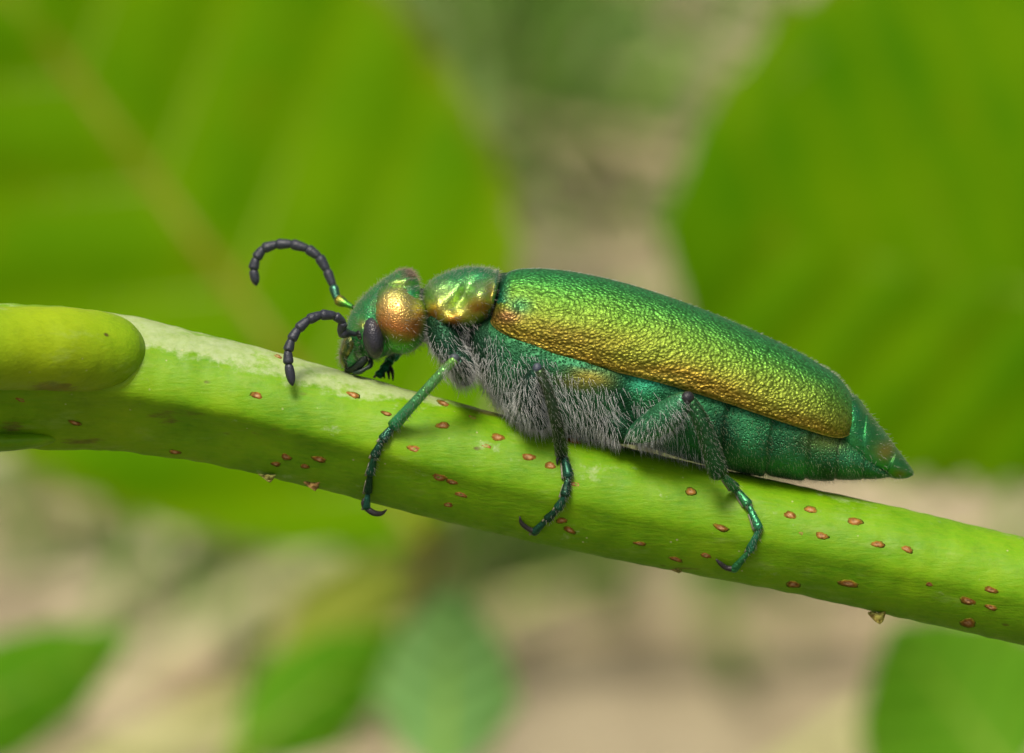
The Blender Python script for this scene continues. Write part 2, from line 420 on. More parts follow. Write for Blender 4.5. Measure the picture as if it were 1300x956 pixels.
for (x, y, a, b) in LENT:
    a *= .80; b *= .76
    mb = MB(); w0 = stem_w(x, y); sh = .55 + .45 * rl.random()
    lit = max(0., min(1., (700 - (y - (x - 650) * .235) + 30) / 120))
    oc = mixc((.26, .11, .012), (.42, .18, .035), rl.random() * .9); ic = (.58, .36, .18)
    edge = (.13, .20, .005)
    ang = R(14 + rl.uniform(-10, 10)); rings = []
    rim_cut = rl.uniform(.2, .6)
    for (f, h) in ((1.35, .9), (1.0, -.35), (.70, -.9), (.42, -1.3), (.16, -.2)):
        ring = []
        for j in range(18):
            q = 2 * math.pi * j / 18; rr = f * (1 + .10 * math.sin(2 * q + x) + .09 * math.sin(3 * q + y) + .10 * math.sin(7 * q + x * y) * rl.uniform(.3, 1))
            dx, dy = a * rr * math.cos(q), b * rr * math.sin(q)
            X = x + dx * math.cos(ang) - dy * math.sin(ang); Y = y + dx * math.sin(ang) + dy * math.cos(ang)
            ring.append((X, Y, stem_w(X, Y) + h * .7 + rl.uniform(-.25, .25)))
        rings.append(ring)
    def lc(t, q, p, oc=oc, ic=ic): return mixc(ramp([(0, edge), (.25, mixc(edge, oc, .6)), (.5, oc), (.75, mixc(oc, ic, .55)), (1, ic)], t), (.10, .05, .012), .5 * max(0, noise.noise(Vector(p) * .35)))
    mb.ring_mesh(rings, lc); mb.build('lenticel', M['cork'], branch, broot)
for (x, y, dx, dy, cc) in ((339, 603, 16, 8, (.36, .40, .10)), (396, 613, 15, 9, (.45, .28, .09)), (1113, 778, 16, 13, (.50, .50, .10)), (858, 720, 14, 6, (.40, .40, .10))):
    mb = MB(); rings = []
    for i in range(6):
        t = i / 5; wd = .7 * dx * (1 - t) ** .6
        rings.append([(x - wd + 2 * wd * j / 5 + t * 4, y + dy * t + 2 * math.sin(j * 2. + x), -14 + 4 * math.sin(j + i)) for j in range(6)] +
                     [(x + wd - 2 * wd * j / 5 + t * 4, y + dy * t + 2 * math.sin(j + x), -10 + 4 * math.sin(j + i)) for j in range(6)])
    mb.ring_mesh(rings, lambda t, a, p: mixc(cc, (.3, .2, .06), noise.noise(Vector(p) * .2) + .3)); mb.build('bark_flake', M['cork'], branch, broot)

# ---------------------------------------------------------------- the beetle
beetle = empty('beetle', W(790, 568, -20), CAMROT)
tag(beetle, 'metallic green beetle with golden flanks and black antennae walking along the thick stem', 'beetle')
root = (Vector(beetle.location), CAMROT)
DK = (.010, .060, .026); GR = (.04, .30, .08); TEAL = (.03, .27, .13); GOLD = (.62, .42, .08); ORG = (.62, .19, .035); YG = (.46, .58, .15)
body = MB()      # one continuous figure: head, neck, thorax, abdomen and legs.  material slots 0 cuticle 1 belly 2 leg 3 black
# --- thorax and abdomen
TR = [(598, 398, 590, 440, 40, 0, 2.2), (620, 392, 606, 476, 66, 0, 2.3), (655, 385, 640, 520, 82, 0, 2.3), (712, 390, 694, 548, 88, 0, 2.3), (770, 404, 752, 561, 89, 0, 2.3),
      (830, 422, 812, 566, 88, 0, 2.3), (890, 446, 872, 584, 88, 0, 2.3), (945, 470, 926, 598, 87, 0, 2.3), (1000, 492, 982, 607, 82, 0, 2.2), (1045, 514, 1032, 611, 75, 0, 2.2),
      (1074, 546, 1068, 610, 61, 0, 2.2), (1100, 572, 1095, 609, 46, 0, 2.1), (1120, 592, 1116, 608, 29, 0, 2.0), (1132, 602, 1129, 606, 12, 0, 2)]
SEG = [.52, .60, .675, .75, .845]
def tr_groove(t):
    g = 1
    if t > .5:
        for s0 in SEG:
            d = t - s0
            if 0 <= d < .05: g -= .040 * (1 - d / .05)
            elif -.012 < d < 0: g += .006
        for s0 in SEG: g -= .035 * gauss(t - s0, .0045)
    return g
def tr_col(t, a, p):
    x, y, w = p
    c = mixc(DK, (.03, .16, .06) if x < 800 else (.04, .24, .09), .55 + .8 * noise.noise(Vector((x * .03, y * .03, 0))))
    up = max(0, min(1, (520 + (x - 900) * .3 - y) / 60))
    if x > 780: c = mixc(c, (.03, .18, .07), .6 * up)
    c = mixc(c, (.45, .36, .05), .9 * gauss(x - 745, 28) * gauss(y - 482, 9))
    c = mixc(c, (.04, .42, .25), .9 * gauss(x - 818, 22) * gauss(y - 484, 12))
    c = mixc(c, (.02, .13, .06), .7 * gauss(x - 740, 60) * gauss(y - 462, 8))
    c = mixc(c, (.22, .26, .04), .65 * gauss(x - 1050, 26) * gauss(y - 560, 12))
    if x < 620: c = mixc(c, (.012, .03, .02), .5)
    return c
def tr_bulge(p, t, a):
    x, y, w = p
    s = -1 if w < 0 else 1
    k = .05 * noise.noise(Vector((x * .02, y * .02, s)))
    side = abs(w) / 90
    w += s * side * (10 * gauss(x - 742, 62) * gauss(y - 476 - (x - 742) * .22, 15) - 9 * gauss(x - 800, 11) * gauss(y - 520, 40) + 8 * gauss(x - 690, 40) * gauss(y - 520, 28))
    return (x, y, w * (1 + k))
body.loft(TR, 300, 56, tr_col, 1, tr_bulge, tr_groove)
# last dorsal plates (green, peeping out behind the wing covers)
PY = [(1056, 492, 1062, 570, 48, 0, 2.2), (1085, 501, 1080, 592, 52, 0, 2.2), (1100, 519, 1092, 596, 47, 0, 2.1), (1103, 523, 1095, 598, 49, 0, 2.1), (1124, 549, 1110, 602, 38, 0, 2.1), (1138, 568, 1122, 604, 29, 0, 2), (1141, 572, 1126, 605, 31, 0, 2), (1152, 587, 1136, 608, 22, 0, 2), (1159, 597, 1146, 608, 13, 0, 2), (1160, 603, 1153, 607, 4, 0, 2)]
body.loft(PY, 60, 36, lambda t, a, p: mixc(mixc(mixc((.05, .27, .06), (.05, .32, .12), .5 + noise.noise(Vector(p) * .06)), (.40, .32, .05), .85 * gauss(p[0] - 1124, 12) * gauss(p[1] - 572, 11)), (.30, .12, .03), .6 * gauss(p[0] - 1142, 10) * gauss(p[1] - 602, 6)), 0)
# --- pronotum
PR = [(536, 372, 540, 402, 24, 0, 2.2), (542, 361, 546, 414, 44, 0, 2.3), (556, 351, 560, 430, 58, 0, 2.4), (575, 343, 576, 440, 65, 0, 2.4), (598, 339, 592, 440, 68, 0, 2.4),
      (618, 340, 607, 428, 68, 0, 2.3), (629, 344, 617, 412, 65, 0, 2.3), (632, 346, 619, 409, 66, 0, 2.3), (635, 352, 622, 405, 58, 0, 2.2), (634, 362, 624, 396, 40, 0, 2)]
def pr_bulge(p, t, a):
    x, y, w = p; s = -1 if w < 0 else 1; side = min(1, abs(w) / 55)
    d = 13 * gauss(x - 555, 13) * gauss(y - 390, 14) + 17 * gauss(x - 611, 17) * gauss(y - 378, 14) - 17 * gauss(x - 588 + (y - 375) * .5, 9) * gauss(y - 374, 20) + 14 * gauss(x - 575, 13) * gauss(y - 404, 8) + 4 * noise.noise(Vector((x, y, 0)) * .07)
    d -= 14 * max(0, min(1, (y - 408) / 16)) * (1 if x > 548 else 0)
    return (x, y - .18 * d * (y < 380), w + s * side * d)
def pr_col(t, a, p):
    x, y, w = p
    if y > 412: return mixc(DK, (.03, .14, .05), noise.noise(Vector(p) * .05) + .4)
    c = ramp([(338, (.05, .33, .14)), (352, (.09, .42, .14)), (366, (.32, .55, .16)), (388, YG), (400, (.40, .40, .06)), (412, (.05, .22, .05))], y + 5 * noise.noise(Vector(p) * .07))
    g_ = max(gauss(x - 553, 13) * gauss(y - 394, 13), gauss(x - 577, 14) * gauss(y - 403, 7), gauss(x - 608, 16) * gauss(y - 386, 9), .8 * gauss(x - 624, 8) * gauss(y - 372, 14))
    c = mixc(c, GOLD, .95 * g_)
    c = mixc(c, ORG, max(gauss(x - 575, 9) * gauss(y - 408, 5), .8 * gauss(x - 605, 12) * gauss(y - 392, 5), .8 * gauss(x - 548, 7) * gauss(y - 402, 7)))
    return c
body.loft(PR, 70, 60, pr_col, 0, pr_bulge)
rim = []
for i in range(21):      # raised hind margin of the pronotum
    a = R(-8 + 165 * i / 20); cc, ss = math.cos(a), math.sin(a)
    Tx, Ty, Bx, By, hw = 632, 344.5, 618, 411, 66
    rim.append(((Tx + Bx) / 2 + (Tx - Bx) / 2 * cc, (Ty + By) / 2 + (Ty - By) / 2 * cc, -hw * math.copysign(abs(ss) ** .87, ss), 2.0))
body.tube(rim, n=60, m=8, cols=(.12, .30, .16), mat=0)
# scutellum and mesothorax front
body.loft([(628, 352, 622, 400, 20, 0, 2), (636, 347, 630, 420, 50, 0, 2.2), (648, 346, 644, 440, 68, 0, 2.2), (668, 350, 664, 450, 60, 0, 2.2)], 16, 30, lambda t, a, p: (.02, .10, .05), 1)
# --- neck and head
body.tube([(520, 392, 0, 28), (540, 391, 0, 25), (562, 392, 0, 30)], 8, 20, (.02, .05, .03), 1)
HD = [(534, 372, 536, 408, 22, 0, 2), (530, 352, 534, 420, 42, 0, 2.1), (521, 342, 528, 431, 54, 0, 2.2), (506, 343, 518, 440, 60, 0, 2.3), (488, 354, 506, 447, 61, 0, 2.4), (470, 368, 492, 451, 58, 0, 2.4),
      (455, 383, 480, 455, 52, 0, 2.3), (445, 399, 470, 458, 44, 0, 2.3), (439, 416, 463, 462, 37, 0, 2.2), (434, 434, 456, 466, 31, 0, 2.2), (433, 450, 449, 469, 25, 0, 2.1), (436, 462, 444, 470, 16, 0, 2)]
def hd_bulge(p, t, a):
    x, y, w = p; s = -1 if w < 0 else 1; side = min(1, abs(w) / 40)
    gl = abs((y - 364) - (x - 505) * -.06)
    d = 3 * noise.noise(Vector((x, y, s * 20)) * .09) - 9 * gauss(gl, 3.5) * (1 if 478 < x < 534 else 0) + 6 * gauss(x - 460, 10) * gauss(y - 420, 12) - 10 * gauss(x - 455, 5) * gauss(y - 446, 12)
    return (x, y, w + s * side * d)
def hd_col(t, a, p):
    x, y, w = p; n_ = noise.noise(Vector(p) * .06)
    c = mixc((.10, .44, .12), (.05, .36, .17), .5 + n_)
    if x > 505 and y < 352: c = mixc(c, (.22, .16, .10), min(1, (x - 505) / 14))
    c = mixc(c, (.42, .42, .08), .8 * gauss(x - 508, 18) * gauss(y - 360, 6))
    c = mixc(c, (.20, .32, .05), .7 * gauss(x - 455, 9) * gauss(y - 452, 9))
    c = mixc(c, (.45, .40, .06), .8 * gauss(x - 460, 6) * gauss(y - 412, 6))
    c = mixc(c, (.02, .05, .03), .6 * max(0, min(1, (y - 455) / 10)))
    c = mixc(c, (.012, .03, .02), .85 * max(gauss(x - 462, 7) * gauss(y - 444, 9), gauss(x - 447, 4) * gauss(y - 436, 12)))  # groove shade between eye and clypeus, painted into the colour
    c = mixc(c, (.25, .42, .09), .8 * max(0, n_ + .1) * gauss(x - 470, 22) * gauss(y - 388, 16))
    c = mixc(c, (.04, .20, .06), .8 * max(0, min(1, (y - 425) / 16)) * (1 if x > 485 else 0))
    return c
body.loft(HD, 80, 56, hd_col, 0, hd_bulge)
for s in (-1, 1):      # swollen temples
    def tcol(t, a, p, s=s):
        x, y, w = p; d = math.hypot((x - 508) / 34, (y - 400) / 42); n_ = 4 * noise.noise(Vector(p) * .08)
        c = ramp([(362, (.38, .46, .12)), (382, (.62, .48, .15)), (400, (.66, .38, .11)), (418, (.60, .21, .06)), (430, (.28, .26, .05)), (442, (.06, .26, .06))], y + n_ - (x - 510) * .25)
        c = mixc(c, (.12, .40, .09), max(0, min(1, (d - .80) / .25)))
        return mixc(c, (.30, .09, .02), .7 * gauss(x - 527, 8) * gauss(y - 412, 8))
    body.ellipsoid((506, 404, s * 27), (37, 46, 46), R(-14), 30, 40, tcol, 0)
# clypeus, labrum, mouthparts
body.loft([(446, 416, 455, 440, 34, 0, 2.4), (436, 430, 449, 450, 37, 0, 2.6), (432, 444, 444, 456, 32, 0, 2.6), (431, 447, 443, 459, 28, 0, 2.6), (431, 458, 440, 467, 24, 0, 2.5), (436, 466, 441, 471, 12, 0, 2)], 20, 24,
          lambda t, a, p: mixc(mixc((.04, .10, .04), (.34, .32, .08), .45 + 1.2 * noise.noise(Vector(p) * .16)), (.01, .02, .012), .9 * gauss((p[1] - 452) - (p[0] - 440) * .5, 2.2)), 0)
for s in (-1, 1):
    body.tube([(466, 452, s * 26, 5), (456, 463, s * 22, 6), (446, 469, s * 14, 5), (439, 470, s * 5, 2.5)], 12, 10, (.010, .022, .014), 3)
    body.tube([(470, 455, s * 20, 2.5), (470, 464, s * 24, 3.4), (464, 468, s * 26, 2.6), (457, 472, s * 26, 3.4), (448, 474, s * 22, 1.8)], 16, 8, (.012, .03, .018), 3)
    body.ellipsoid((459, 424, s * 44), (7, 8, 7), 0, 10, 12, (.012, .016, .014), 3)     # antennal socket
# --- legs
HAIRSRC = []
def legseg(pts, colr, mat=2, n=14, m=12, col2=None, flat=1.0):
    f = (lambda t, a, p: mixc(mixc(colr, col2 or colr, t), tuple(x * .4 for x in colr), max(0, noise.noise(Vector(p) * .12)) * 1.2)) if True else colr
    return body.tube(pts, n, m, f, mat, flat=flat)
LG = (.05, .26, .10); LT = (.035, .22, .15); LD = (.015, .06, .035); LK = (.02, .022, .025)
def tarsus(pts, radius, colr):
    """chain of small heart-shaped joints"""
    for i in range(len(pts) - 1):
        a, b = Vector(pts[i]), Vector(pts[i + 1]); L = b - a
        r = radius * (1 - .06 * i)
        q = [(*(a - L * .05), r * .55), (*(a + L * .25), r * .78), (*(a + L * .65), r), (*(a + L * .92), r * 1.12), (*(a + L * 1.05), r * .6)]
        legseg(q, mixc(colr, LT, random.random() * .6), n=10, m=10)
        # pale bristle pad underneath
        body.tube([(*(a + L * .3 + Vector((-r * .8, r * .3, 3))), r * .3), (*(a + L * .95 + Vector((-r * 1.1, r * .5, 3))), r * .35)], 4, 6, (.30, .28, .20), 3)
def claw(pts): body.tube(pts, 12, 8, (.03, .026, .028), 3)
def on(x, y, lift): return (x, y, stem_w(x, y) - lift)
for s in (-1, 1):
    near = s < 0
    # front leg
    legseg([(560, 405, s * 34, 20), (566, 432, s * 46, 21), (578, 452, s * 52, 16)], DK, 1, 14, 18)
    legseg([(572, 440, s * 46, 12), (584, 462, s * 58, 17), (590, 480, s * 62, 14), (592, 490, s * 62, 5)], LD, 1, 16, 18)
    if near:
        legseg([(590, 482, -66, 9), (585, 470, -92, 13), (578, 458, -116, 8)], LD, 2, 14, 14)
        body.ellipsoid((577, 455, -118), (6.6, 6.4, 7), 0, 10, 14, (.07, .09, .10), 3)
        T0 = on(499, 541, 8)
        legseg([(578, 456, -120, 6), (562, 472, -117, 6.2), (530, 507, -104, 6.6), T0 + (8.2,)], (.22, .48, .09), 2, 22, 12, col2=(.05, .32, .17))  # yellow-green highlight at the knee end is put into the tibia colour
        tarsus([on(499, 541, 7), on(485, 559, 6), on(475, 580, 6), on(470, 602, 6), on(467, 625, 6), (465, 646, -22)], 6.2, LD)
        claw([(465, 645, -22, 4), (474, 651, -22, 4), (484, 652, -18, 3), (491, 647, -14, .8)]); claw([(464, 645, -20, 4), (461, 638, -24, 3), (463, 632, -26, 1)])
    else:
        legseg([(590, 480, 62, 10), (560, 440, 88, 12), (534, 412, 100, 8)], LD, 2, 14, 12)
        legseg([(534, 412, 100, 6), (516, 432, 78, 6), (499, 453, 46, 7.5)], LG, 2, 16, 12, col2=(.05, .36, .22))
        tarsus([(499, 452, 46), (493, 460, 38), (487, 469, 30), (480, 477, 24)], 6, LG)
        for q in ((494, 481), (499, 483), (488, 480)):
            claw([(491 + (q[0] - 491) * .2, 462, 38, 3), (q[0] - 1, 472, 32, 2.4), (q[0], q[1], 22, 1)])
    # middle leg
    legseg([(650, 480, s * 40, 24), (668, 515, s * 56, 24), (688, 538, s * 66, 13)], DK, 1, 14, 18)
    if near:
        legseg([(690, 540, -70, 9), (672, 512, -92, 18), (676, 488, -112, 15), (683, 469, -124, 8)], LD, 1, 16, 16)
        body.ellipsoid((682, 468, -125), (6.2, 7.5, 6.5), 0, 10, 14, (.06, .075, .10), 3)
        T0 = on(713, 576, 9)
        legseg([(684, 470, -127, 6.5), (696, 498, -124, 7.2), (707, 538, -110, 8), T0 + (8.5,)], (.045, .075, .03), 2, 22, 12, col2=(.025, .06, .03))
        claw([T0 + (2.5,), (708, 583, T0[2] - 3, 2.2), (707, 590, T0[2] - 2, .6)])
        tarsus([on(716, 577, 8), on(722, 606, 7), on(717, 630, 7), on(708, 646, 7), on(694, 660, 6), on(677, 677, 5)], 6.4, LD)
        claw([on(679, 675, 5) + (3.6,), on(670, 671, 6) + (3.2,), on(662, 664, 6) + (2.8,), on(660, 656, 5) + (.8,)])
    else:
        legseg([(690, 540, 68, 9), (680, 505, 100, 15), (690, 478, 118, 8)], LD, 1, 14, 12)
        legseg([(690, 478, 118, 6), (705, 530, 110, 7), (715, 580, 86, 8)], LD, 2, 14, 10)
        tarsus([(715, 580, 86), (718, 605, 82), (712, 630, 78), (700, 655, 68)], 6, LD); claw([(700, 655, 68, 3.5), (690, 664, 62, 3), (682, 664, 58, .8)])
    # hind leg
    legseg([(770, 520, s * 50, 24), (790, 545, s * 62, 20), (803, 556, s * 68, 9)], DK, 1, 14, 18)
    if near:
        legseg([(798, 554, -70, 8), (818, 546, -88, 17), (846, 528, -108, 20), (866, 511, -122, 14), (875, 504, -127, 8)], (.05, .22, .10), 1, 20, 20)
        body.ellipsoid((873, 505, -131), (8.5, 8.5, 8), 0, 10, 14, (.02, .022, .026), 3)
        legseg([(876, 508, -127, 8), (890, 535, -124, 11), (902, 568, -114, 12), (911, 598, -101, 12.5), (914, 606, -97, 7)], (.02, .10, .03), 2, 22, 14)
        tarsus([(917, 603, -96), on(934, 620, 12), on(951, 642, 6), on(964, 672, 6), on(951, 700, 6), on(931, 724, 6)], 6.2, LG)
        claw([on(932, 722, 5) + (3.6,), on(922, 721, 6) + (3.4,), on(914, 715, 6) + (2.8,), on(909, 710, 5) + (.8,)])
    else:
        legseg([(800, 552, 70, 8), (840, 530, 110, 19), (873, 508, 124, 9)], LD, 1, 14, 12)
        legseg([(875, 508, 124, 8), (898, 555, 116, 11), (914, 606, 94, 10)], LD, 2, 14, 10)
        tarsus([(914, 606, 94), (934, 622, 74), (951, 645, 70), (958, 672, 72)], 6, LD); claw([(958, 672, 72, 3.5), (956, 690, 70, 3), (950, 698, 66, .8)])
body_ob = body.build('body', [M['cuticle'], M['belly'], M['leg'], M['black']], beetle, root)

# --- wing covers
EL = [(638, 356, 624, 398, 40), (644, 346, 627, 408, 70), (662, 341, 646, 421, 82), (695, 341, 682, 437, 89), (740, 347, 728, 450, 94), (800, 361, 786, 465, 98), (870, 384, 852, 482, 100), (940, 412, 922, 504, 99),
      (1005, 442, 988, 527, 95), (1044, 464, 1030, 541, 89), (1064, 478, 1052, 548, 82), (1078, 496, 1066, 551, 72), (1084, 511, 1075, 550, 60), (1086, 524, 1082, 544, 46), (1085, 532, 1084, 537, 34)]
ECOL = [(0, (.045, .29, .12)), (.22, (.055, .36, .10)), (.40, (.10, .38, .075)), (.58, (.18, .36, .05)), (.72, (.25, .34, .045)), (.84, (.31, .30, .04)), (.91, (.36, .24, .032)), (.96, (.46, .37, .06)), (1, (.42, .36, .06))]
for s in (-1, 1):
    mb = MB(); n, mm = 150, 44; rings = []; base_c = {}
    for i in range(n + 1):
        t = i / n; Tx, Ty, Bx, By, hw = cat(EL, t * (len(EL) - 1)); ring = []
        for j in range(mm + 1):
            q = j / mm; a = q * R(97)
            f = 1 - math.copysign(abs(math.cos(a)) ** .80, math.cos(a)); g_ = math.sin(a) ** .80
            x = Tx + (Bx - Tx) * min(f, 1.06); y = Ty + (By - Ty) * min(f, 1.06); w = 0.6 + hw * g_ * (1 - .10 * max(0, q - .9) / .1)
            d = 7 * gauss(x - 643, 12) * gauss(y - 393, 13) - 5 * gauss(x - 668, 13) * gauss(y - 392, 14)      # shoulder knob and the hollow behind it
            d += -2.6 * gauss(f - .93, .035) + 1.6 * gauss(f - 1, .02)                                         # furrow above the rolled margin
            d += -1.2 * gauss(f - .30, .03) - 1.0 * gauss(f - .55, .03)                                       # faint ribs
            ring.append((x, y, s * (w + d)))
        rings.append(ring)
    def ec(t, a, p):
        x, y, w = p; f = a * (mm + 1) / mm
        n_ = noise.noise(Vector((x * .012, y * .03, 0)))
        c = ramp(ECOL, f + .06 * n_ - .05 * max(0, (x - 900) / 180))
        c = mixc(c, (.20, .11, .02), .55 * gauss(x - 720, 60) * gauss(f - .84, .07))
        c = mixc(c, (.66, .30, .13), .9 * gauss(x - 645, 16) * gauss(y - 401, 8))  # copper-pink highlight on the shoulder knob, put into the colour
        c = mixc(c, (.10, .40, .16), .8 * gauss(x - 660, 14) * gauss(y - 388, 10))
        c = mixc(c, (.03, .24, .14), max(0, min(1, (650 - x) / 14)) * (1 if y < 385 else 0))
        return c
    mb.ring_mesh(rings, ec, 0, cap=False, closed=False)
    edge = [r[-1] for r in rings][::3]
    mb.tube([(*p, 1.9) for p in edge], n=len(edge) * 2, m=8, cols=(.60, .45, .10))
    o = mb.build('elytron', M['elytron'], beetle, root)
    sm = o.modifiers.new('thickness', 'SOLIDIFY'); sm.thickness = 2.2 * K; sm.offset = -1
    o['label'] = 'wrinkled golden green wing cover'

# --- eyes
for s in (-1, 1):
    mb = MB(); mb.ellipsoid((474, 428, s * 46), (14, 27, 20), R(-6), 26, 30, (.02, .02, .025))
    mb.build('eye', M['eye'], beetle, root)

# --- antennae
NEARA = [(450, 424, -44), (432, 422, -58), (436, 409, -64), (425, 400.5, -70), (407, 399.5, -76), (391, 406, -82), (378, 418, -86), (369.5, 432, -89), (365.5, 446, -90), (366, 462, -90), (371.5, 490, -90)]
FARA = [(446, 389, 44), (428, 380, 58), (423, 363, 64), (415, 343, 68), (405, 326, 71), (390, 315.5, 74), (370, 309.5, 76), (351, 310, 78), (334, 315.5, 80), (325, 328, 81), (321.5, 342, 82), (325.5, 363, 82)]
for k, A in enumerate((NEARA, FARA)):
    ant = empty('antenna', (0, 0, 0)); ant.parent = beetle
    ant.location = CAMROT.transposed() @ (W(*A[0]) - root[0])
    oroot = (W(*A[0]), CAMROT)
    for i in range(len(A) - 1):
        a, b = Vector(A[i]), Vector(A[i + 1]); L = b - a; last = i == len(A) - 2
        green = (k == 1 and i < 2)
        c0 = (.08, .30, .05) if (k == 1 and i == 0) else ((.06, .17, .12) if (k == 1 and i == 1) else (.034, .039, .053))
        r = 6.8 if i == 0 else (6.2 if i < 3 else 6.9)
        if last: q = [(*(a - L * .03), r * .5), (*(a + L * .15), r * .85), (*(a + L * .5), r * .9), (*(a + L * .8), r * .65), (*(a + L * 1.0), .8)]
        elif i == 0: q = [(*(a - L * .1), r * .45), (*(a + L * .3), r * .6), (*(a + L * .72), r * 1.05), (*(a + L * .95), r * .95), (*(a + L * 1.08), r * .4)]
        else: q = [(*(a - L * .05), r * .6), (*(a + L * .14), r * .80), (*(a + L * .5), r * .93), (*(a + L * .84), r * 1.0), (*(a + L * 1.04), r * .66)]
        mb = MB(); mb.tube(q, 16, 14, (lambda t, aa, p, c0=c0, k=k, i=i: mixc(c0, (.5, .3, .05), .7 * gauss(t - .6, .2)) if (k == 1 and i == 0) else c0))
        mb.build('antenna_segment', M['cuticle'] if green else M['black'], ant, oroot)
    tw = ant

# --- hairs
def make_hair():
    rh = random.Random(11); v = []; f = []; cl = []; tot = 0
    inv = CAMROT.transposed()
    def hair(p, d, ln, r, colr, droop):
        # p, d in px,py,w space
        nonlocal v, f
        side = d.cross(Vector((0, 0, 1)));
        if side.length < .01: side = Vector((1, 0, 0))
        side.normalize(); s2 = d.cross(side).normalized()
        pts = []
        for i in range(4):
            t = i / 3; q = p + d * (ln * t) + droop * (ln * t * t)
            pts.append(q)
        b = len(v)
        for i, q in enumerate(pts[:3]):
            rr = r * (1 - .28 * i)
            for j in range(3):
                a = 2.094 * j; v.append(q + side * (rr * math.cos(a)) + s2 * (rr * math.sin(a))); cl.append(colr)
        v.append(pts[3]); cl.append(colr)
        for i in range(2):
            for j in range(3):
                a = b + i * 3 + j; c = b + i * 3 + (j + 1) % 3; f.append((a, c, c + 3, a + 3))
        for j in range(3): f.append((b + 6 + j, b + 6 + (j + 1) % 3, b + 9))
    me = body_ob.data
    # sample the body faces in px space
    for fi, fc in enumerate(body.f):
        P = [Vector(body.v[i]) for i in fc]; c = sum(P, Vector()) / len(P); x, y, w = c
        mi = body.m[fi]
        area = ((P[1] - P[0]).cross(P[2] - P[0])).length / 2 + (((P[2] - P[0]).cross(P[3] - P[0])).length / 2 if len(P) == 4 else 0)
        nrm = (P[1] - P[0]).cross(P[-1] - P[0])
        if nrm.length < 1e-6: continue
        nrm.normalize()
        pn = me.polygons[fi].normal     # recalculated: local right, up, towards camera
        nrm = Vector((pn.x, -pn.y, -pn.z))
        if nrm.z > .45 and w > 0: continue
        dens = 0; ln = 14; rr = .34; colr = (.90, .93, .91)
        slope = (x - 700) * .25
        if mi == 1 and x < 905:
            low = max(0, min(1, (y - (interp([(600, 432), (690, 446), (730, 472)], x) + max(0, slope - 8))) / 26))
            dens = .072 * low; ln = 16; rr = .27
            if x < 640: dens = .06 * max(0, min(1, (y - 418) / 20)); ln = 14
            if x > 800: dens *= max(.25, 1 - (x - 800) / 110)
            if x > 806 and abs(w) > 90: dens = .06; ln = 11
            if 785 < x < 808 and y > 500 and abs(w) < 92: dens *= .15
            if 560 < x < 600 and y < 480 and abs(w) < 75 and y > 440: dens *= .7
        elif mi == 1:
            dens = .035; ln = 5.5; rr = .2; colr = (.36, .42, .22)
        elif mi == 2 and abs(w) > 60:
            dens = .05; ln = 5.5; rr = .28; colr = (.35, .36, .30)
            if y < 540 and x > 560 and x < 600: dens = .09; ln = 12; colr = (.6, .6, .56)
        elif mi == 0:
            dens = .022; ln = 7; rr = .28; colr = (.42, .42, .34)
            if nrm.y < -.5: dens = .05
            if x < 482: dens = .055; ln = 8; colr = (.40, .38, .30)
            if 500 < x < 535 and y < 356: dens = .10; ln = 6; colr = (.42, .30, .22)
            if x > 536 and y > 412 and x < 640: dens = .08; ln = 13; colr = (.62, .62, .58); rr = .34
            if x > 1060: dens = .012; ln = 6
        k = area * dens; k = int(k) + (rh.random() < k - int(k))
        for _ in range(k):
            a, b = rh.random(), rh.random()
            p = (P[0] * (1 - a) + P[1] * a) * (1 - b) + ((P[3] if len(P) == 4 else P[2]) * (1 - a) + P[2] * a) * b
            d = (nrm * .5 + Vector((.22 + .2 * rh.gauss(0, 1) + .55 * noise.noise(p * .045), .75 + .22 * rh.gauss(0, 1), .2 * rh.gauss(0, 1) + .4 * noise.noise(p * .06 + Vector((9, 0, 0))))))
            if mi == 0: d = nrm * .7 + Vector((.5 * rh.gauss(0, 1) + .4, .3 * rh.gauss(0, 1), .3 * rh.gauss(0, 1)))
            d.normalize(); L_ = ln * rh.uniform(.55, 1.25)
            g_ = rh.uniform(.6, 1.15)
            hair(p - nrm * .4, d, L_, rr, tuple(min(.95, q * g_) for q in colr), Vector((.15 * rh.gauss(0, 1) + .12, .22 + .1 * rh.gauss(0, 1), .1 * rh.gauss(0, 1))))
    # short fringe along the backs of the wing covers
    for i in range(420):
        t = rh.uniform(.02, .96); Tx, Ty, Bx, By, hw = cat(EL, t * (len(EL) - 1)); f_ = rh.random() ** 2 * .5
        hair(Vector((Tx, Ty + 1, -rh.uniform(0, 30))), Vector((.75, -.5, -.2)).normalized(), rh.uniform(2.5, 5), .3, (.40, .44, .36), Vector((.2, .1, 0)))
    me = bpy.data.meshes.new('hair'); me.from_pydata([inv @ (W(*p) - root[0]) for p in v], [], f)
    at = me.attributes.new('tint', 'FLOAT_COLOR', 'POINT'); fl = []
    for c in cl: fl += [*c, 1]
    at.data.foreach_set('color', fl); me.materials.append(M['hair'])
    me.polygons.foreach_set('use_smooth', [True] * len(f))
    o = bpy.data.objects.new('hair', me); col.objects.link(o); o.parent = beetle; o['kind'] = 'stuff'
    o['label'] = 'fine whitish hair on the underside and legs'
    print('hairs', len(f) // 9)
make_hair()

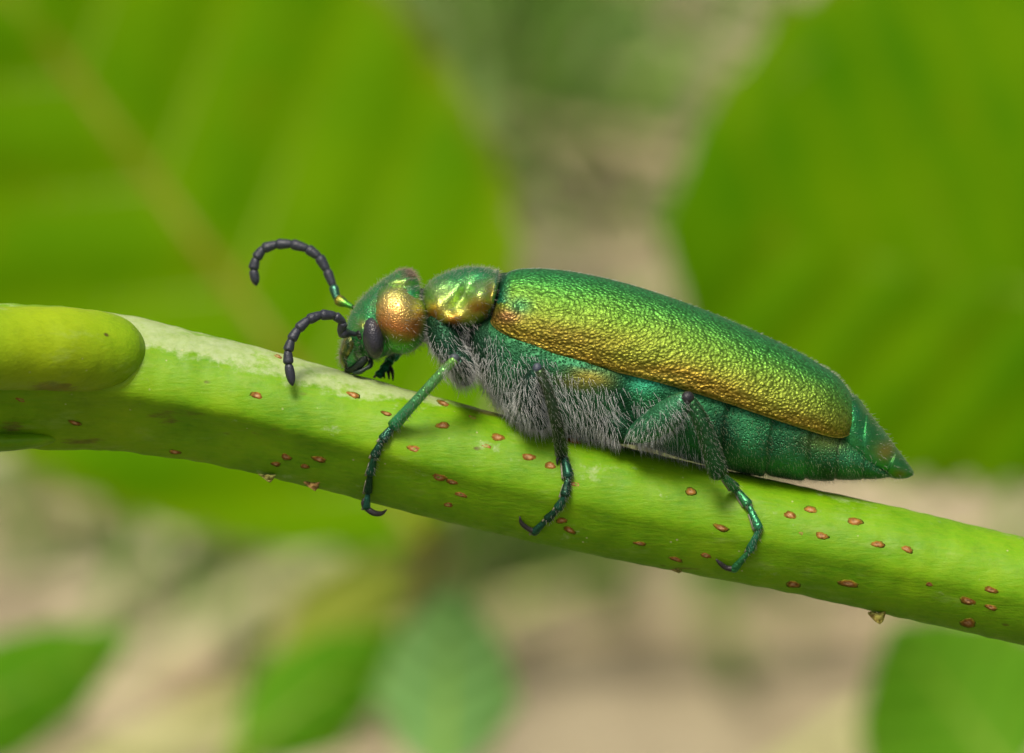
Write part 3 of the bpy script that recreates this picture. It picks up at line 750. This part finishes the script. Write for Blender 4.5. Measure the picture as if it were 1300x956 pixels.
# ---------------------------------------------------------------- leaves behind
def leaf(parent, root_, base, tip, prof_l, prof_r, w0, mat, mats, nveins=7, curl=300, tiltw=(0, 0), side_tilt=0, serr=6, vein_r=7, mid_r=10, bend=0, name='leaf', relief=30):
    """base, tip: photograph pixels at depth w0; profiles: (distance along midrib px, half width px)"""
    B = Vector(base); A = Vector(tip) - B; Ln = A.length; a = A / Ln; pr = Vector((-a.y, a.x))     # right-hand side looking to the tip, y down
    if pr.x < 0: pr = -pr
    nU, nV = 70, 25
    vs = [.07 + .86 * (i / (nveins)) ** 1.05 for i in range(nveins)]
    def pos(u, v):
        """u 0..1 along, v -1..1 across"""
        s_ = u * Ln; hw = interp(prof_r if v > 0 else prof_l, s_); lat = v * max(hw, .01)
        if abs(v) > .93: lat += serr * math.sin(s_ * .11 + (1 if v > 0 else 4)) * (1 if v > 0 else -1) * min(1, hw / 60)
        bowed = bend * math.sin(math.pi * u)
        p = B + a * s_ + pr * (lat + bowed)
        # pleats between the side veins, which run forward towards the margin
        ph = 1e9
        uu = u - abs(lat) / Ln * .62
        for q in vs: ph = min(ph, abs(uu - q))
        w = w0 + lerp(tiltw[0], tiltw[1], u) + side_tilt * lat + curl * (v * v) * .5 * (hw / max(1, Ln)) - relief * min(1, ph * 14) + curl * .25 * math.sin(u * 3.1)
        return (p.x, p.y, w), ph
    mb = MB(); rings = []; phs = []
    for i in range(nU + 1):
        r = []
        for j in range(nV * 2 + 1):
            v = -1 + j / nV; p, ph = pos(i / nU, v); r.append(p)
            phs.append((gauss(ph, .018) * .7 + (.7 if mid_r > 8 else .15) * gauss(v, .05), .5 * max(0, (abs(v) - .93) / .07), 0))
        rings.append(r)
    it = iter(phs)
    mb.ring_mesh(rings, lambda t, q, p: next(it), cap=False, closed=False)
    lf = mb.build(name, mat, parent, root_)
    def off(p, d): return (p[0], p[1], p[2] - d)
    if mats:
        mb = MB(); k = 24
        mb.tube([(*off(pos(i / k * .97, 0)[0], -2), mid_r * (1 - .8 * i / k)) for i in range(k + 1)], n=48, m=8)
        mb.build('midrib', mats[0], lf, root_)
        for sgn in (-1, 1):
            for q in vs:
                pts = []
                for i in range(11):
                    t = i / 10; lat = t * .93
                    u = q
                    for _ in range(8):
                        hw = interp(prof_r if sgn > 0 else prof_l, u * Ln); u = q + .62 * lat * hw / Ln
                    if u > .97: break
                    pts.append((*off(pos(u, sgn * lat)[0], -2), vein_r * (1 - .75 * t)))
                if len(pts) < 4: continue
                mb = MB(); mb.tube(pts, n=24, m=6); mb.build('vein', mats[1], lf, root_)
    return lf
def stalk(parent, root_, pts_world, radii_m, mat, name='stem'):
    """tube through world points; radius metres"""
    pts = []
    for p, r in zip(pts_world, radii_m):
        q = Winv(p); pts.append((*q, r / K))
    # build directly in world space to keep it round
    P = [tuple(p) + (r,) for p, r in zip(pts_world, radii_m)]
    n = 40; samp = [cat(P, i * (len(P) - 1) / n) for i in range(n + 1)]; v = []; f = []; mseg = 10
    o0, rot = root_; inv = rot.transposed(); nrm = Vector((1, 0, 0))
    for i, q in enumerate(samp):
        p = Vector(q[:3]); t = (Vector(samp[min(i + 1, n)][:3]) - Vector(samp[max(i - 1, 0)][:3])).normalized()
        nn = (nrm - t * nrm.dot(t)).normalized(); bn = t.cross(nn)
        for j in range(mseg):
            a = 2 * math.pi * j / mseg; v.append(inv @ (p + nn * math.cos(a) * q[3] + bn * math.sin(a) * q[3] - o0))
    for i in range(n):
        for j in range(mseg): f.append((i * mseg + j, i * mseg + (j + 1) % mseg, (i + 1) * mseg + (j + 1) % mseg, (i + 1) * mseg + j))
    f.append(tuple(range(mseg))[::-1]); f.append(tuple(range(n * mseg, n * mseg + mseg)))
    me = bpy.data.meshes.new(name); me.from_pydata(v, [], f); me.materials.append(mat)
    at = me.attributes.new('tint', 'FLOAT_COLOR', 'POINT')
    me.polygons.foreach_set('use_smooth', [True] * len(f))
    o = bpy.data.objects.new(name, me); col.objects.link(o); o.parent = parent; return o
I3 = Matrix.Identity(3)
WL = 6500
def shoot(name, base_px, w0, label, cat_, lean=(0, .02), rad=.0013, mat='petiole', group=None):
    b = W(*base_px, w0); g = Vector((b.x + lean[0], b.y + lean[1], 0)); g.z = ground_z(g.x, g.y)
    e = empty(name, g); tag(e, label, cat_, group)
    rt = (Vector(g), I3)
    mid = b * .55 + g * .45; mid.y += .015
    stalk(e, rt, [g - Vector((0, 0, .006)), g * .7 + b * .3 + Vector((0, .012, 0)), mid, b], [rad * 1.5, rad * 1.3, rad * 1.1, rad], M[mat])
    return e, rt
e, rt = shoot('leafy_shoot', (538, 688), WL, 'broad round leaf with brownish midrib behind the beetle antennae', 'leaf', lean=(-.004, .25), rad=.0009)
PL = [(0, 8), (40, 70), (100, 150), (190, 228), (265, 288), (377, 345), (480, 378), (600, 392), (750, 365), (900, 285), (1050, 150), (1120, 70), (1160, 2)]
PRr = [(0, 8), (30, 80), (90, 190), (150, 260), (213, 318), (313, 366), (440, 385), (573, 386), (750, 350), (900, 265), (1050, 130), (1120, 60), (1160, 2)]
leaf(e, rt, (538, 688), (-160, -240), PL, PRr, WL, M['leaf'], (M['midrib'], M['vein']), nveins=6, curl=350, vein_r=6, mid_r=11, relief=24)
e, rt = shoot('leafy_shoot', (1560, 420), WL + 600, 'broad toothed green leaf behind the tail of the beetle', 'leaf', lean=(.01, .06))
PA = [(0, 8), (100, 250), (250, 400), (400, 430), (500, 400), (628, 310), (672, 220), (715, 121), (725, 40), (734, 2)]
PB = [(0, 8), (80, 150), (218, 249), (368, 268), (525, 245), (640, 170), (687, 108), (714, 42), (734, 2)]
leaf(e, rt, (1560, 420), (838, 285), PB, PA, WL + 600, M['leaf2'], (M['vein'], M['vein']), nveins=6, curl=350, vein_r=3, mid_r=4, serr=12, relief=22)

# low plants near the ground (blurred)
def low_plant(base, tip, hw, w0, mat, label, cat_='plant', lean=(0, .015), group=None):
    e, rt = shoot('low_plant', base, w0, label, cat_, lean, .0008, 'vein', group)
    L_ = (Vector(tip) - Vector(base)).length
    pf = [(0, 4), (L_ * .15, hw * .6), (L_ * .4, hw), (L_ * .7, hw * .75), (L_ * .9, hw * .3), (L_, 1)]
    leaf(e, rt, base, tip, pf, pf, w0, M[mat], (M['vein'], M['vein']), nveins=5, curl=250, vein_r=3, mid_r=6, relief=8, serr=1)
low_plant((-140, 960), (170, 800), 80, 5500, 'leaf_dark', 'dark green low leaf under the left end of the stem')
low_plant((560, 985), (575, 745), 95, 5200, 'leaf_blue', 'bluish green upright leaf below the reddish leaf stalk')
low_plant((300, 960), (505, 800), 75, 5700, 'leaf_dark', 'mid green low leaf beside the bluish leaf')
low_plant((1290, 1000), (1130, 790), 150, 5500, 'leaf_dark', 'broad green low leaf beneath the right end of the stem')
low_plant((330, 880), (530, 705), 60, 12000, 'leaf_yellow', 'pale yellow green leaf lying over the dry litter')

# litter and grass, blurred far below
def blades(name, label, cat_, mat, items):
    v = []; f = []; cl = []
    for (p, d, ln, wd, c, up) in items:
        d = d.normalized(); sd_ = d.cross(Vector((0, 0, 1)))
        if sd_.length < .05: sd_ = Vector((1, 0, 0))
        sd_.normalize(); nn = sd_.cross(d); b = len(v)
        for i in range(5):
            t = i / 4; q = p + d * ln * t + Vector((0, 0, -1)) * (up * ln * t * t); ww = wd * (1 - .85 * t ** 2) * .5
            for (sx, sn) in ((-1, 0), (0, .35), (1, 0)):
                v.append(q + sd_ * ww * sx + nn * ww * sn); cl.append(c)
        for i in range(4):
            for j in range(2):
                a = b + i * 3 + j; f.append((a, a + 1, a + 4, a + 3))
    me = bpy.data.meshes.new(name); me.from_pydata(v, [], f)
    at = me.attributes.new('tint', 'FLOAT_COLOR', 'POINT'); fl = []
    for c in cl: fl += [*c, 1]
    at.data.foreach_set('color', fl); me.materials.append(mat)
    o = bpy.data.objects.new(name, me); col.objects.link(o); tag(o, label, cat_, kind='stuff'); return o
rg = random.Random(21)
it = []
for i in range(5200):
    x, y = rg.uniform(-.5, .5), rg.uniform(-.25, 1.5)
    a = rg.uniform(0, 6.28); ln = rg.uniform(.02, .10)
    c = mixc(mixc((.62, .55, .33), (.70, .64, .46), rg.random()), (.34, .26, .13), rg.random() ** 2)
    if rg.random() < .28: c = mixc((.44, .48, .14), (.55, .58, .28), rg.random())
    it.append((Vector((x, y, ground_z(x, y) + rg.uniform(.001, .012))), Vector((math.cos(a), math.sin(a), rg.uniform(-.05, .2))), ln, rg.uniform(.0015, .006), c, .12))
blades('dry_straw', 'tan dry straw and grass litter covering the soil', 'straw', M['straw'], it)
it = []
def clump(cx, cy, n, spread, hgt, c0, wd=.004):
    for i in range(n):
        x, y = cx + rg.gauss(0, spread), cy + rg.gauss(0, spread)
        c = mixc(c0, (.22, .30, .06), rg.random() * .5)
        it.append((Vector((x, y, ground_z(x, y) - .003)), Vector((rg.gauss(0, .35), rg.gauss(0, .35), 1)), hgt * rg.uniform(.5, 1.2), wd * rg.uniform(.6, 1.3), c, .25))
GG = (.15, .33, .04)
for (px, py, n, sp, hg) in ((620, 120, 22, .010, .08), (600, 240, 16, .010, .06), (660, 330, 12, .010, .05), (775, 200, 12, .005, .06), (650, 40, 14, .01, .05), (300, 800, 16, .02, .05), (700, 860, 10, .02, .04), (640, 800, 14, .006, .05), (440, 800, 24, .012, .05), (880, 40, 10, .01, .04),
                            (560, 330, 8, .012, .06), (350, 760, 12, .012, .05), (930, 860, 5, .006, .04)):
    g = ray_ground(px, py); clump(g.x, g.y, n, sp, hg, GG)
for i in range(160):
    x, y = rg.uniform(-.5, .5), rg.uniform(-.2, 1.5)
    if abs(x) < .14 and .2 < y < .75: continue
    clump(x, y, 9, .012, .06, GG)
for i in range(6500):      # dense dark grass out of view, added to darken bounce under the stem
    x, y = rg.uniform(-.5, .5), rg.uniform(-.45, .20); hgt = rg.uniform(.03, .055)
    it.append((Vector((x, y, ground_z(x, y) - .003)), Vector((rg.gauss(0, .5), rg.gauss(0, .5), 1)), hgt, rg.uniform(.005, .010), mixc((.04, .13, .012), (.09, .22, .02), rg.random()), .3))
blades('grass', 'scattered green grass blades growing through the litter, and dense added grass out of view', 'grass', M['grass'], it)
